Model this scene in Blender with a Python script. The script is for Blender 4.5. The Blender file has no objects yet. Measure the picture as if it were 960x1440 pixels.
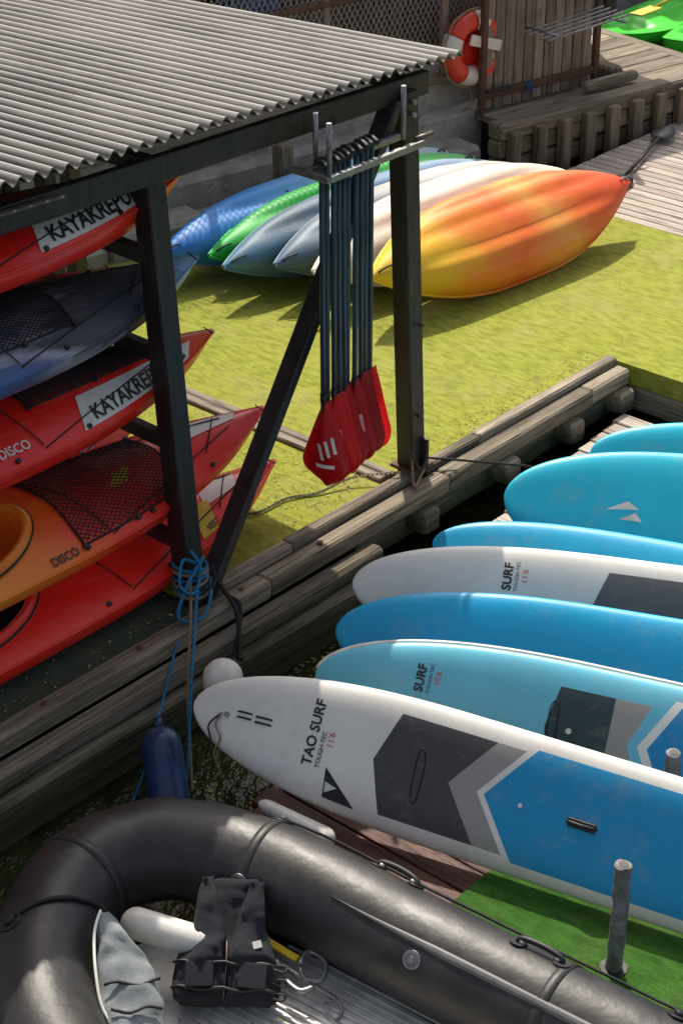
import bpy, math, random
from mathutils import Matrix, Vector, Euler, noise
random.seed(7)
PI=math.pi
A=Vector((-0.69,7.18,0)); E1=Vector((.657,.754,0)).normalized(); E2=Vector((-E1.y,E1.x,0))
M=Matrix(((E1.x,E2.x,0,A.x),(E1.y,E2.y,0,A.y),(0,0,1,0),(0,0,0,1)))
MQ=M@Matrix.Translation((3.35,3.43,0))@Matrix.Rotation(-.2,4,'Z')
I4=Matrix.Identity(4)
scene=bpy.context.scene
scene.view_settings.view_transform='Standard'
try: scene.view_settings.look='None'
except Exception: pass
scene.view_settings.exposure=0
r=math.radians

# ---------------------------------------------------------------- materials
def setin(nt,sock,v):
    if hasattr(v,'node'): nt.links.new(v,sock)
    else: sock.default_value=v
def mth(nt,op,a,b=0.0,c=None):
    n=nt.nodes.new('ShaderNodeMath'); n.operation=op
    setin(nt,n.inputs[0],a); setin(nt,n.inputs[1],b)
    if c is not None: setin(nt,n.inputs[2],c)
    return n.outputs[0]
def rgb(c): return (c[0],c[1],c[2],1)
def mixc(nt,f,a,b,mode='MIX'):
    n=nt.nodes.new('ShaderNodeMix'); n.data_type='RGBA'; n.blend_type=mode
    setin(nt,n.inputs[0],f)
    setin(nt,n.inputs[6],a if hasattr(a,'node') else rgb(a))
    setin(nt,n.inputs[7],b if hasattr(b,'node') else rgb(b))
    return n.outputs[2]
def ramp(nt,f,stops,interp='LINEAR'):
    n=nt.nodes.new('ShaderNodeValToRGB'); n.color_ramp.interpolation=interp
    els=n.color_ramp.elements
    while len(els)<len(stops): els.new(.5)
    for e,(p,c) in zip(els,stops): e.position=p; e.color=rgb(c)
    setin(nt,n.inputs[0],f); return n.outputs[0]
def bw(nt,f,a,b): return ramp(nt,f,[(a,(0,0,0)),(b,(1,1,1))])
def noi(nt,vec,scale,detail=4,rough=.55,stretch=None):
    if stretch:
        mp=nt.nodes.new('ShaderNodeMapping'); mp.inputs['Scale'].default_value=stretch
        nt.links.new(vec,mp.inputs[0]); vec=mp.outputs[0]
    n=nt.nodes.new('ShaderNodeTexNoise'); n.inputs['Scale'].default_value=scale
    n.inputs['Detail'].default_value=detail; n.inputs['Roughness'].default_value=rough
    nt.links.new(vec,n.inputs['Vector']); return n.outputs[0]
def base(name):
    m=bpy.data.materials.new(name); m.use_nodes=True; nt=m.node_tree
    b=nt.nodes['Principled BSDF']; tc=nt.nodes.new('ShaderNodeTexCoord')
    return m,nt,b,tc.outputs['Object']
def bump(nt,b,h,strength=.3,dist=.01):
    n=nt.nodes.new('ShaderNodeBump'); n.inputs['Strength'].default_value=strength
    n.inputs['Distance'].default_value=dist
    setin(nt,n.inputs['Height'],h); nt.links.new(n.outputs[0],b.inputs['Normal']); return n
def grey(nt,v):
    cc=nt.nodes.new('ShaderNodeCombineColor')
    for i in range(3): nt.links.new(v,cc.inputs[i])
    return cc.outputs[0]
def mk(name,c1,c2=None,scale=6,rough=.5,bs=.0,bscale=60,metal=0,stretch=None,dirt=None,dirtamt=.5,island=0,spec=.5,bd=.01):
    m,nt,b,v=base(name)
    c2=c2 or tuple(x*.75 for x in c1)
    f=noi(nt,v,scale,4,.6,stretch)
    col=ramp(nt,f,[(.3,c2),(.7,c1)])
    if island:
        g=nt.nodes.new('ShaderNodeNewGeometry')
        col=mixc(nt,1.0,col,grey(nt,mth(nt,'MULTIPLY_ADD',g.outputs['Random Per Island'],island,1-island*.6)),'MULTIPLY')
    if dirt:
        d=noi(nt,v,scale*.45+1.3,6,.7,stretch)
        col=mixc(nt,mth(nt,'MULTIPLY',bw(nt,d,.48,.68),dirtamt),col,dirt)
    nt.links.new(col,b.inputs['Base Color'])
    nt.links.new(mth(nt,'MULTIPLY_ADD',f,.3,rough-.15),b.inputs['Roughness'])
    b.inputs['Metallic'].default_value=metal
    b.inputs['Specular IOR Level'].default_value=spec
    if bs: bump(nt,b,noi(nt,v,bscale,3,.6,stretch),bs,bd)
    return m
def wood(name,c1,c2,axis,dirt=(.05,.045,.03),dirtamt=.6,island=.5,rough=.82,grain=34,bs=.9,green=None):
    m,nt,b,v=base(name)
    g=nt.nodes.new('ShaderNodeNewGeometry'); rnd=g.outputs['Random Per Island']
    vm=nt.nodes.new('ShaderNodeVectorMath'); vm.operation='ADD'; nt.links.new(v,vm.inputs[0])
    cb=nt.nodes.new('ShaderNodeCombineXYZ'); k=mth(nt,'MULTIPLY',rnd,9.0)
    for i in range(3): nt.links.new(k,cb.inputs[i])
    nt.links.new(cb.outputs[0],vm.inputs[1]); v2=vm.outputs[0]
    st=[1,1,1]; st[axis]=.045
    st2=[1,1,1]; st2[axis]=.2
    f=noi(nt,v2,grain,4,.65,st); cr_=noi(nt,v2,grain*1.9,2,.6,st); big=noi(nt,v2,4,6,.7,st2)
    col=ramp(nt,f,[(.28,c2),(.5,tuple((a+b_)/2 for a,b_ in zip(c1,c2))),(.7,c1)])
    ck=ramp(nt,cr_,[(.30,(.25,.22,.2)),(.42,(1,1,1))])
    col=mixc(nt,1.0,col,ck,'MULTIPLY')
    col=mixc(nt,mth(nt,'MULTIPLY',bw(nt,big,.46,.66),dirtamt),col,dirt)
    if green:
        sp=nt.nodes.new('ShaderNodeSeparateXYZ'); nt.links.new(v,sp.inputs[0])
        zz=mth(nt,'ADD',mth(nt,'MULTIPLY_ADD',sp.outputs[2],-3.4,-.62),big)
        col=mixc(nt,mth(nt,'MULTIPLY',bw(nt,zz,.30,.75),.85),col,green)
    if island: col=mixc(nt,1.0,col,grey(nt,mth(nt,'MULTIPLY_ADD',rnd,island,1-island*.5)),'MULTIPLY')
    nt.links.new(col,b.inputs['Base Color']); b.inputs['Roughness'].default_value=rough
    b.inputs['Specular IOR Level'].default_value=.3
    bump(nt,b,mth(nt,'ADD',f,mth(nt,'MULTIPLY',cr_,.6)),bs,.012)
    return m
BLACKWOOD=mk('black_paint_wood',(.024,.023,.023),(.011,.011,.011),9,.5,.5,26,stretch=(1,1,.25),dirt=(.09,.07,.055),dirtamt=.4)
WOODW=wood('weathered_timber',(.41,.345,.26),(.15,.12,.085),0,(.075,.065,.045),.7,green=(.058,.060,.026))
WOODN=wood('weathered_timber_cross',(.38,.32,.25),(.18,.145,.11),1,(.08,.065,.05),.5)
WOODZ=wood('weathered_timber_upright',(.30,.24,.17),(.12,.09,.06),2,(.05,.045,.03),.6)
PLANKG=wood('grey_deck_plank',(.58,.50,.43),(.36,.30,.255),1,(.2,.16,.13),.25,.3)
PLANKR=wood('red_brown_plank',(.17,.055,.035),(.06,.022,.016),1,(.03,.02,.015),.6,.6,.5)
FENCEW=wood('fence_plank',(.40,.32,.25),(.20,.155,.12),2,(.10,.08,.06),.45,.45)
SHEDW=wood('shed_wall_wood',(.20,.125,.08),(.10,.06,.04),2,(.04,.03,.025),.5,.6)
CONC=mk('concrete',(.50,.47,.42),(.30,.28,.245),4,.9,.7,40,dirt=(.13,.12,.085),dirtamt=.65,bd=.02)
GALV=mk('galvanised_steel',(.36,.37,.38),(.2,.2,.2),20,.42,.1,60,metal=.7)
MESHM=mk('fence_mesh_steel',(.30,.29,.28),(.2,.19,.18),20,.5)
RUST=mk('rusty_steel',(.15,.07,.04),(.07,.035,.022),15,.8,.4,60)
BLK=mk('black_rubber',(.02,.02,.021),(.012,.012,.012),20,.55)
ROPEB=mk('blue_rope',(.03,.28,.52),(.015,.14,.30),60,.8,.8,200)
ROPET=mk('tan_rope',(.48,.34,.20),(.25,.17,.1),60,.85,.8,200)
ROPEK=mk('dark_rope',(.025,.024,.024),(.012,.012,.012),60,.85)
CHAIN=mk('chain_steel',(.2,.17,.14),(.08,.06,.05),30,.5,metal=.8)
WHITEP=mk('white_plastic',(.80,.78,.72),(.68,.65,.58),5,.4,dirt=(.35,.29,.2),dirtamt=.5)
BLUEF=mk('navy_fender',(.02,.065,.19),(.012,.035,.11),8,.25,dirt=(.14,.14,.11),dirtamt=.3)
PVC=mk('black_pvc_fabric',(.026,.025,.026),(.015,.015,.016),5,.47,.22,9,dirt=(.10,.092,.08),dirtamt=.3,bd=.02)
PVCG=mk('grey_pvc',(.15,.15,.15),(.08,.08,.08),8,.5)
ALU=mk('aluminium_floor',(.78,.76,.72),(.54,.53,.50),10,.5,.1,80,metal=.05,dirt=(.25,.21,.16),dirtamt=.5)
FAB=mk('dark_vest_fabric',(.024,.028,.038),(.011,.013,.018),12,.9,.6,350)
FABG=mk('grey_vest_fabric',(.32,.35,.36),(.18,.20,.21),12,.85,.6,350)
TAPE=mk('grey_tape',(.30,.31,.33),(.12,.12,.13),24,.72,.5,34,dirt=(.14,.10,.07),dirtamt=.6,bd=.01,spec=.3)
INK=mk('black_ink',(.02,.02,.022),(.015,.015,.015),5,.5)
REDINK=mk('red_ink',(.65,.06,.03),(.55,.05,.03),5,.5)
WHITEINK=mk('white_ink',(.84,.82,.76),(.72,.70,.64),9,.5,dirt=(.4,.36,.3),dirtamt=.35)
DIMWHITE=mk('faded_white_ink',(.85,.50,.48),(.78,.25,.24),9,.5)
YEL=mk('yellow_plastic',(.80,.58,.03),(.65,.45,.02),9,.5)
REDP=mk('red_plastic',(.74,.022,.012),(.6,.015,.01),5,.3)
LBWHITE=mk('lifebuoy_white',(.84,.79,.72),(.72,.66,.59),5,.45,dirt=(.4,.3,.2),dirtamt=.3)
LBRED=mk('lifebuoy_red',(.82,.07,.03),(.70,.04,.02),5,.45,dirt=(.6,.4,.35),dirtamt=.2)
SHAFT=mk('carbon_shaft',(.035,.080,.115),(.020,.045,.066),6,.32)
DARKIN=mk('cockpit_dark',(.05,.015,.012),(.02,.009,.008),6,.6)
ORANGEIN=mk('cockpit_orange',(.90,.28,.015),(.78,.14,.01),3,.35)
BLADE,nt,b,v=base('red_blade_plastic')
oi=nt.nodes.new('ShaderNodeObjectInfo')
bc=ramp(nt,oi.outputs['Random'],[(0,(.48,.006,.012)),(1,(.92,.016,.022))])  # random tone per blade paints in the uneven light across the bundle
nt.links.new(bc,b.inputs['Base Color']); b.inputs['Roughness'].default_value=.3
tl=nt.nodes.new('ShaderNodeBsdfTranslucent'); nt.links.new(bc,tl.inputs[0])
mx=nt.nodes.new('ShaderNodeMixShader'); mx.inputs[0].default_value=.5
nt.links.new(b.outputs[0],mx.inputs[1]); nt.links.new(tl.outputs[0],mx.inputs[2])
nt.links.new(mx.outputs[0],nt.nodes['Material Output'].inputs[0])

def turf_mat(name,c1,c2,c3,wear,wamt):
    m,nt,b,v=base(name)
    f=noi(nt,v,240,2,.7); g=noi(nt,v,1.7,6,.7); h=noi(nt,v,26,4,.65,(1,.35,1))
    col=ramp(nt,f,[(.28,c2),(.66,c1)])
    col=mixc(nt,mth(nt,'MULTIPLY',bw(nt,g,.38,.62),.75),col,c3)
    col=mixc(nt,1.0,col,ramp(nt,h,[(.33,(.62,.62,.54)),(.58,(1,1,1))]),'MULTIPLY')
    d=noi(nt,v,1.3,9,.8)
    col=mixc(nt,mth(nt,'MULTIPLY',bw(nt,d,.50,.64),wamt),col,wear)
    e=noi(nt,v,5,8,.8,(1,.6,1))
    col=mixc(nt,mth(nt,'MULTIPLY',bw(nt,e,.53,.66),.45),col,(c2[0]*.7,c2[1]*.8,c2[2]))
    nt.links.new(col,b.inputs['Base Color']); b.inputs['Roughness'].default_value=.9
    b.inputs['Specular IOR Level'].default_value=.2
    bump(nt,b,mth(nt,'ADD',f,h),.8,.012); return m
TURF=turf_mat('artificial_turf',(.54,.54,.095),(.24,.27,.035),(.36,.41,.055),(.45,.40,.17),.55)
TURFD=turf_mat('dark_turf',(.08,.23,.03),(.025,.09,.012),(.05,.15,.02),(.10,.12,.04),.4)
DECKG=mk('dark_green_deck',(.055,.09,.055),(.03,.05,.03),6,.8,.6,200,dirt=(.12,.10,.07),dirtamt=.5)
WATER,nt,b,v=base('harbour_water')
f=noi(nt,v,3,5,.6); col=ramp(nt,f,[(.35,(.014,.019,.009)),(.7,(.050,.055,.020))])
nt.links.new(col,b.inputs['Base Color']); b.inputs['Roughness'].default_value=.05
b.inputs['IOR'].default_value=1.33
h1=noi(nt,v,9,3,.55,(1,.6,1)); h2=noi(nt,v,30,2,.5)
bump(nt,b,mth(nt,'MULTIPLY_ADD',h2,.25,h1),1.0,.055)
ROOF,nt,b,v=base('corrugated_sheet')
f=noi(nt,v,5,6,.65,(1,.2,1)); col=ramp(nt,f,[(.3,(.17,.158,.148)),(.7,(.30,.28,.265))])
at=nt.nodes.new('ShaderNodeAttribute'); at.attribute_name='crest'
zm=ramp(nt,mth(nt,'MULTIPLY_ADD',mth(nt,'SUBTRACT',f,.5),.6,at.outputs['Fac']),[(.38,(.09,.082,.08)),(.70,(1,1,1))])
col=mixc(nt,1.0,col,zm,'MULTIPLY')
sp=noi(nt,v,2.2,7,.75,(1,.5,1)); col=mixc(nt,mth(nt,'MULTIPLY',bw(nt,sp,.5,.68),.45),col,(.10,.085,.07))
nt.links.new(col,b.inputs['Base Color']); b.inputs['Roughness'].default_value=.62
bump(nt,b,f,.2,.01)

def kayak_mat(name,stops,L,amt=.35,rough=.3,scale=1.6,streak=(.5,2.5,2.5),dirtc=(.55,.48,.4),da=.2):
    m,nt,b,v=base(name)
    sp=nt.nodes.new('ShaderNodeSeparateXYZ'); nt.links.new(v,sp.inputs[0])
    n=mth(nt,'MULTIPLY',mth(nt,'SUBTRACT',noi(nt,v,scale,5,.65,streak),.5),amt)
    col=ramp(nt,mth(nt,'ADD',mth(nt,'DIVIDE',sp.outputs[0],L),n),stops)
    s=noi(nt,v,9,8,.78,(.25,1,1))
    col=mixc(nt,mth(nt,'MULTIPLY',bw(nt,s,.52,.75),da),col,dirtc)
    nt.links.new(col,b.inputs['Base Color'])
    nt.links.new(mth(nt,'MULTIPLY_ADD',s,.35,rough-.12),b.inputs['Roughness'])
    bump(nt,b,noi(nt,v,6,4,.55),.22,.02)
    return m
KRED=kayak_mat('kayak_red',[(0,(.90,.018,.012)),(1,(.92,.03,.014))],3,.1,.27)
KREDOR=kayak_mat('kayak_red_orange',[(0,(.88,.018,.014)),(.40,(.90,.035,.014)),(.49,(.94,.18,.014)),(.62,(.95,.32,.014)),(1,(.9,.15,.01))],3,.2,.27)
KREDW=kayak_mat('kayak_red_white',[(0,(.92,.12,.014)),(.10,(.90,.045,.012)),(.3,(.90,.018,.012)),(1,(.88,.018,.012))],3,.1,.27)
KSLATE=kayak_mat('kayak_slate',[(0,(.30,.52,.75)),(.05,(.14,.30,.50)),(.11,(.035,.05,.08)),(.27,(.04,.045,.06)),(.33,(.34,.36,.45)),(.40,(.06,.12,.28)),(.55,(.04,.15,.42)),(1,(.1,.2,.4))],3,.6,.38)
HOR=kayak_mat('hull_orange_yellow',[(0,(.92,.60,.02)),(.20,(.92,.50,.015)),(.34,(.88,.24,.012)),(.50,(.88,.15,.012)),(.64,(.90,.36,.06)),(.76,(.86,.14,.01)),(1,(.78,.055,.008))],2.4,.45,.5,1.3,(.7,2.2,2.2))
HWHT=kayak_mat('hull_white',[(0,(.82,.79,.70)),(.35,(.80,.71,.56)),(.5,(.82,.78,.70)),(.8,(.82,.76,.65)),(1,(.80,.66,.5))],2.4,.4,.55,dirtc=(.4,.33,.25),da=.4)
HGRY=kayak_mat('hull_grey',[(0,(.08,.16,.24)),(.2,(.15,.21,.28)),(.45,(.36,.37,.38)),(.7,(.62,.59,.55)),(1,(.55,.5,.46))],2.4,.3,.5)
HSLT=kayak_mat('hull_slate_blue',[(0,(.08,.22,.34)),(.3,(.06,.11,.16)),(.6,(.12,.22,.36)),(.8,(.26,.38,.54)),(1,(.34,.46,.6))],2.4,.3,.5)
HGRN=kayak_mat('hull_green',[(0,(.012,.50,.07)),(.5,(.018,.42,.05)),(.8,(.12,.62,.16)),(1,(.2,.6,.2))],2.4,.2,.45)
HBLU=kayak_mat('hull_blue',[(0,(.02,.2,.66)),(.35,(.03,.26,.72)),(.6,(.16,.42,.74)),(1,(.5,.62,.7))],2.4,.35,.45)
KGREEN=kayak_mat('kayak_lime',[(0,(.05,.70,.03)),(1,(.08,.74,.04))],3,.1,.3)

# ---------------------------------------------------------------- mesh builder
class MB:
    def __init__(s,name): s.n=name; s.v=[]; s.f=[]; s.mi=[]; s.sm=[]; s.mats=[]; s.attr=None
    def m(s,mat):
        if mat not in s.mats: s.mats.append(mat)
        return s.mats.index(mat)
    def add(s,vs,fs,mat,smooth=False,T=None):
        o=len(s.v); k=s.m(mat)
        for p in vs:
            p=Vector(p)
            if T is not None: p=T@p
            s.v.append(p)
        for f in fs:
            s.f.append(tuple(i+o for i in f)); s.mi.append(k); s.sm.append(smooth)
    def box(s,c,d,mat,T=None,bev=0.0):
        x,y,z=[q/2 for q in d]; bv=min(bev,x*.45,y*.45,z*.45)
        R=Matrix.Translation(c)
        if T is not None: R=R@T
        if bv<=0:
            vs=[(a*x,b_*y,c_*z) for a in(-1,1) for b_ in(-1,1) for c_ in(-1,1)]
            fs=[(0,1,3,2),(4,6,7,5),(0,4,5,1),(2,3,7,6),(0,2,6,4),(1,5,7,3)]
        else:
            ax=max(range(3),key=lambda i:d[i]); o=[i for i in range(3) if i!=ax]
            h=[x,y,z]
            def ring(pos,ins):
                a=h[o[0]]-ins; b2=h[o[1]]-ins; rr=[]
                for (p,q) in ((a,b2-bv),(a-bv,b2),(-a+bv,b2),(-a,b2-bv),(-a,-b2+bv),(-a+bv,-b2),(a-bv,-b2),(a,-b2+bv)):
                    w=[0,0,0]; w[ax]=pos; w[o[0]]=p; w[o[1]]=q; rr.append(tuple(w))
                return rr
            rs=[ring(-h[ax],bv*.6),ring(-h[ax]+bv,0),ring(h[ax]-bv,0),ring(h[ax],bv*.6)]
            vs=[p for q in rs for p in q]; fs=[]
            for i in range(3):
                for j in range(8): fs.append((i*8+j,i*8+(j+1)%8,(i+1)*8+(j+1)%8,(i+1)*8+j))
            fs.append(tuple(range(7,-1,-1))); fs.append(tuple(range(24,32)))
        s.add(vs,fs,mat,False,R)
    def beam(s,p0,p1,w,h,mat,bev=.006,up=(0,0,1)):
        p0=Vector(p0);p1=Vector(p1); x=(p1-p0); L=x.length; x.normalize(); up=Vector(up)
        if abs(x.dot(up))>.98: up=Vector((0,1,0))
        y=up.cross(x).normalized(); z=x.cross(y)
        T=Matrix((( x.x,y.x,z.x,0),(x.y,y.y,z.y,0),(x.z,y.z,z.z,0),(0,0,0,1)))
        s.box((p0+p1)/2,(L,w,h),mat,T,bev)
    def loft(s,rings,mat,smooth=True,cap=True,closed=True,T=None):
        n=len(rings[0]); vs=[p for q in rings for p in q]; fs=[]
        for i in range(len(rings)-1):
            for j in range(n if closed else n-1):
                fs.append((i*n+j,i*n+(j+1)%n,(i+1)*n+(j+1)%n,(i+1)*n+j))
        c0=len(s.f)+len(fs)
        if cap and closed:
            fs.append(tuple(range(n-1,-1,-1))); fs.append(tuple(range((len(rings)-1)*n,len(rings)*n)))
        s.add(vs,fs,mat,smooth,T)
        for i in range(c0,len(s.f)): s.sm[i]=False
    def tube(s,path,rad,mat,n=8,closed=False,T=None):
        P=[Vector(p) for p in path]; k=len(P); rings=[]; nrm=None
        for i in range(k):
            if closed: t=(P[(i+1)%k]-P[i-1])
            else: t=P[min(i+1,k-1)]-P[max(i-1,0)]
            t.normalize()
            if nrm is None:
                a=Vector((0,0,1)) if abs(t.z)<.9 else Vector((1,0,0))
                nrm=(a-t*a.dot(t)).normalized()
            else: nrm=(nrm-t*nrm.dot(t)).normalized()
            bn=t.cross(nrm); rr=rad[i] if isinstance(rad,(list,tuple)) else rad
            rings.append([P[i]+(nrm*math.cos(2*PI*j/n)+bn*math.sin(2*PI*j/n))*rr for j in range(n)])
        if closed: rings.append(rings[0])
        s.loft(rings,mat,True,not closed,True,T)
    def capsule(s,p0,p1,rad,mat,n=18,taper=.0,pt=1.0):
        p0=Vector(p0);p1=Vector(p1);L=(p1-p0).length; P=[];Rr=[]
        N=26
        for i in range(N+1):
            x=L*(.5-.5*math.cos(PI*i/N)); e=min(x,L-x); rr=rad*pt
            q=1-max(0,1-e/rr)**2
            P.append(p0.lerp(p1,x/L)); Rr.append(max(.002,rad*(1-taper*(1-x/L))*math.sqrt(q)))
        s.tube(P,Rr,mat,n)
    def disc(s,c,nrm,rad,th,mat,n=20):
        c=Vector(c); nrm=Vector(nrm).normalized()
        s.tube([c-nrm*th/2,c+nrm*th/2],rad,mat,n)
    def done(s,mw=I4):
        me=bpy.data.meshes.new(s.n); me.from_pydata([tuple(p) for p in s.v],[],s.f)
        for m in s.mats: me.materials.append(m)
        me.polygons.foreach_set('material_index',s.mi); me.polygons.foreach_set('use_smooth',s.sm)
        if s.attr:
            a=me.attributes.new('crest','FLOAT','POINT'); a.data.foreach_set('value',s.attr)
        me.update()
        o=bpy.data.objects.new(s.n,me); bpy.context.collection.objects.link(o); o.matrix_world=mw
        return o
def cr(pts,n=8,closed=False):
    P=[Vector(p) for p in pts]; k=len(P); out=[]
    for i in (range(k) if closed else range(k-1)):
        if closed: a,b,c,d=P[i-1],P[i],P[(i+1)%k],P[(i+2)%k]
        else: a,b,c,d=P[max(i-1,0)],P[i],P[i+1],P[min(i+2,k-1)]
        for j in range(n):
            t=j/n
            out.append(.5*((2*b)+(c-a)*t+(2*a-5*b+4*c-d)*t*t+(3*b-a-3*c+d)*t**3))
    if not closed: out.append(P[-1])
    return out
def text_geo(body,size,bold=0.0):
    cu=bpy.data.curves.new('tmp','FONT'); cu.body=body; cu.size=size; cu.offset=bold; cu.resolution_u=3
    o=bpy.data.objects.new('tmp',cu); bpy.context.collection.objects.link(o)
    dg=bpy.context.evaluated_depsgraph_get(); dg.update()
    me=bpy.data.meshes.new_from_object(o.evaluated_get(dg))
    vs=[tuple(v.co) for v in me.vertices]; fs=[tuple(p.vertices) for p in me.polygons]
    bpy.data.objects.remove(o); bpy.data.curves.remove(cu); bpy.data.meshes.remove(me)
    return vs,fs

# ---------------------------------------------------------------- kayaks
def kayak(name,mat,L,W,S,Tz,D,pose,full=1.4,pw=2.2,ridges=0,cockpit=None,nets=(),lines=True,decals=(),inner=None,upside=False,wp=.8,wells=()):
    def xp(x): return max(0,min(x,L-x))
    def wd(x): return W/2*(1-(1-min(1,xp(x)/full))**pw)+.004
    def keel(x): return Tz*math.exp(-xp(x)/.16)
    def sheer(x): return S+(Tz-S)*math.exp(-xp(x)/.42)
    def rid(x): return sheer(x)+D*(1-math.exp(-xp(x)/.3))
    def deckz(x,y):
        w=wd(x); q=min(1,abs(y)/w); z=sheer(x)+(rid(x)-sheer(x))*(1-q**1.6)
        for (a,b_,wq,dp) in wells:
            if a<x<b_: z-=dp*min(1,min(x-a,b_-x)/.08)*max(0,min(1,(wq-q)/.15))
        return z
    k=MB(name); nx=84; na=60 if ridges else 44
    xs=[L*(.5-.5*math.cos(PI*i/nx)) for i in range(nx+1)]
    rings=[]
    for x in xs:
        w=wd(x); q_=[]
        fade=1-math.exp(-(xp(x)/.5)**2)
        for j in range(na):
            a=2*PI*j/na; c=math.cos(a); sn=math.sin(a)
            y=w*math.copysign(abs(c)**wp,c)
            if sn>=0: z=deckz(x,y)
            else:
                z=sheer(x)-(sheer(x)-keel(x))*abs(sn)**.75
                if ridges:
                    q=abs(y)
                    rp=.016*math.exp(-(q/.030)**2)-.014*math.exp(-((q-.085)/.030)**2)+.005*math.exp(-((q-.15)/.03)**2)-.014*math.exp(-((q-.225)/.016)**2)
                    z-=rp*fade*min(1,abs(sn)*2)*ridges
            q_.append(Vector((x,y,z)))
        rings.append(q_)
    vs=[p for q in rings for p in q]; fs=[]
    for i in range(nx):
        for j in range(na):
            f=(i*na+j,i*na+(j+1)%na,(i+1)*na+(j+1)%na,(i+1)*na+j)
            if cockpit:
                c=sum((vs[q] for q in f),Vector())/4
                if j<na//2 and ((c.x-cockpit[0])/cockpit[1])**2+(c.y/cockpit[2])**2<1: continue
            fs.append(f)
    k.add(vs,fs,mat,True)
    if cockpit:
        cx,ca,cb=cockpit
        def el(sc,dz,flat=None):
            o=[]
            for j in range(40):
                a=2*PI*j/40; x=cx+ca*sc*math.cos(a); y=cb*sc*math.sin(a)
                z=deckz(x,y) if flat is None else flat
                o.append(Vector((x,y,z+dz)))
            return o
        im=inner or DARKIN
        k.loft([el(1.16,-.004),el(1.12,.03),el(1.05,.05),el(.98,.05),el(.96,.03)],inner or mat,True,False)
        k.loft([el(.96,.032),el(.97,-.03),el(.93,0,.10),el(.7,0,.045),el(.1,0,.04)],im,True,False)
        k.tube(el(1.13,.02),.008,BLK,6,True)
        k.box((cx+ca*.45,0,.17),(.04,cb*1.3,.16),BLK,Matrix.Rotation(.3,4,'Y'),.012)
    rimr=.011 if ridges else .007
    for sg in(1,-1):
        k.tube([Vector((x,sg*(wd(x)+.001),sheer(x)-.004)) for x in xs[1:-1:2]],rimr,mat,6)
    if ridges:
        for x in(.10,L-.10):
            k.tube(cr([(x-.05,0,keel(x-.05)-.005),(x,0,keel(x)-.02),(x+.05,0,keel(x+.05)-.005)],4),.006,BLK,6)
        for x in(L*.42,L*.58,L*.70):
            for sg in(1,-1):
                y=sg*.085; k.disc((x,y,keel(x)+.022),(0,0,1),.012,.014,BLK,12)
    def onto(pts,off=.008,rad=.003,m=ROPEK):
        k.tube([Vector((x,y,deckz(x,y)+off)) for x,y in pts],rad,m,5)
    def seg(x0,y0,x1,y1,n=12,**kw): onto([(x0+(x1-x0)*i/n,y0+(y1-y0)*i/n) for i in range(n+1)],**kw)
    for (a,b_,qa,qb) in nets:
        N=10; qm=(qa+qb)/2; qh=(qb-qa)/2
        for i in range(-N*2,N*2+1):
            for sg in(1,-1):
                pts=[]
                for q in range(33):
                    u=q/32; x=a+(b_-a)*u; f=i/N*.9+sg*(u-.5)*1.7+.03*noise.noise(Vector((x*8,i,sg)))
                    if abs(f)<=1: pts.append((x,(qm+f*qh)*wd(x)))
                    elif pts: break
                if len(pts)>2: onto(pts,.014,.0024)
        for x in(a,b_): seg(x,qa*wd(x),x,qb*wd(x),rad=.005)
        for q in(qa,qb): onto([(a+(b_-a)*i/12,q*wd(a+(b_-a)*i/12)) for i in range(13)],rad=.005)
        for x in(a,(a+b_)/2,b_):
            for q in(qa,qb):
                k.disc((x,q*1.04*wd(x),deckz(x,q*wd(x))+.01),(0,q*.5,1),.013,.012,BLK,10)
    if lines:
        for sg in(1,-1): seg(.28,sg*.3*wd(.28),1.2,sg*.9*wd(1.2),rad=.0032)
        seg(.3,-.5*wd(.3),.5,.6*wd(.5)); seg(1.35,-.85*wd(1.3),1.2,.85*wd(1.2))
        k.tube(cr([(.03,-.03,rid(.03)+.0),(.06,0,rid(.06)+.02),(.03,.03,rid(.03))],5),.003,ROPEK,6)
        for x in(.5,.95,1.35):
            for sg in(1,-1): k.disc((x,sg*.9*wd(x),deckz(x,.9*wd(x))+.006),(0,sg*.5,1),.012,.012,BLK,10)
    for dc in decals:
        if dc[0]=='strip':
            _,x0,x1,q0,q1,m=dc; g=[]; n=24
            for i in range(n+1):
                x=x0+(x1-x0)*i/n; row=[]
                for j in range(7):
                    q=q0+(q1-q0)*j/6; xx=x+.06*(j/6); y=q*wd(xx)
                    row.append(Vector((xx,y+.001,deckz(xx,y)+.004)))
                g.append(row)
            k.loft(g,m,True,False,False)
        else:
            _,body,size,x0,q0,m,bold=dc
            vs2,fs2=text_geo(body,size,bold); out=[]
            for (tx,ty,_z) in vs2:
                x=x0-tx; y=q0*wd(x)-ty; out.append(Vector((x,y+.002,deckz(x,y)+.008)))
            k.add(out,fs2,m)
    o=k.done(M)
    if upside:
        (s0,t0),(s1,t1),rho,z0=pose
        ang=math.atan2(t1-t0,s1-s0); RX=Matrix.Rotation(PI+rho,4,'X')
        zz=[(RX@v.co) for v in o.data.vertices]
        mz=min(p.z for p in zz); yy=[p.y for p in zz]; cy=(max(yy)+min(yy))/2
        o.matrix_world=M@Matrix.Translation((s0,t0,-mz+z0))@Matrix.Rotation(ang,4,'Z')@Matrix.Translation((0,-cy,0))@RX
    else:
        s,t,z,roll=pose[:4]; yaw=pose[4] if len(pose)>4 else 0; pit=pose[5] if len(pose)>5 else 0
        o.matrix_world=M@Matrix.Translation((s,t,z-Tz))@Matrix.Rotation(PI+yaw,4,'Z')@Matrix.Rotation(-pit,4,'Y')@Matrix.Rotation(-roll,4,'X')
    return o
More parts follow.
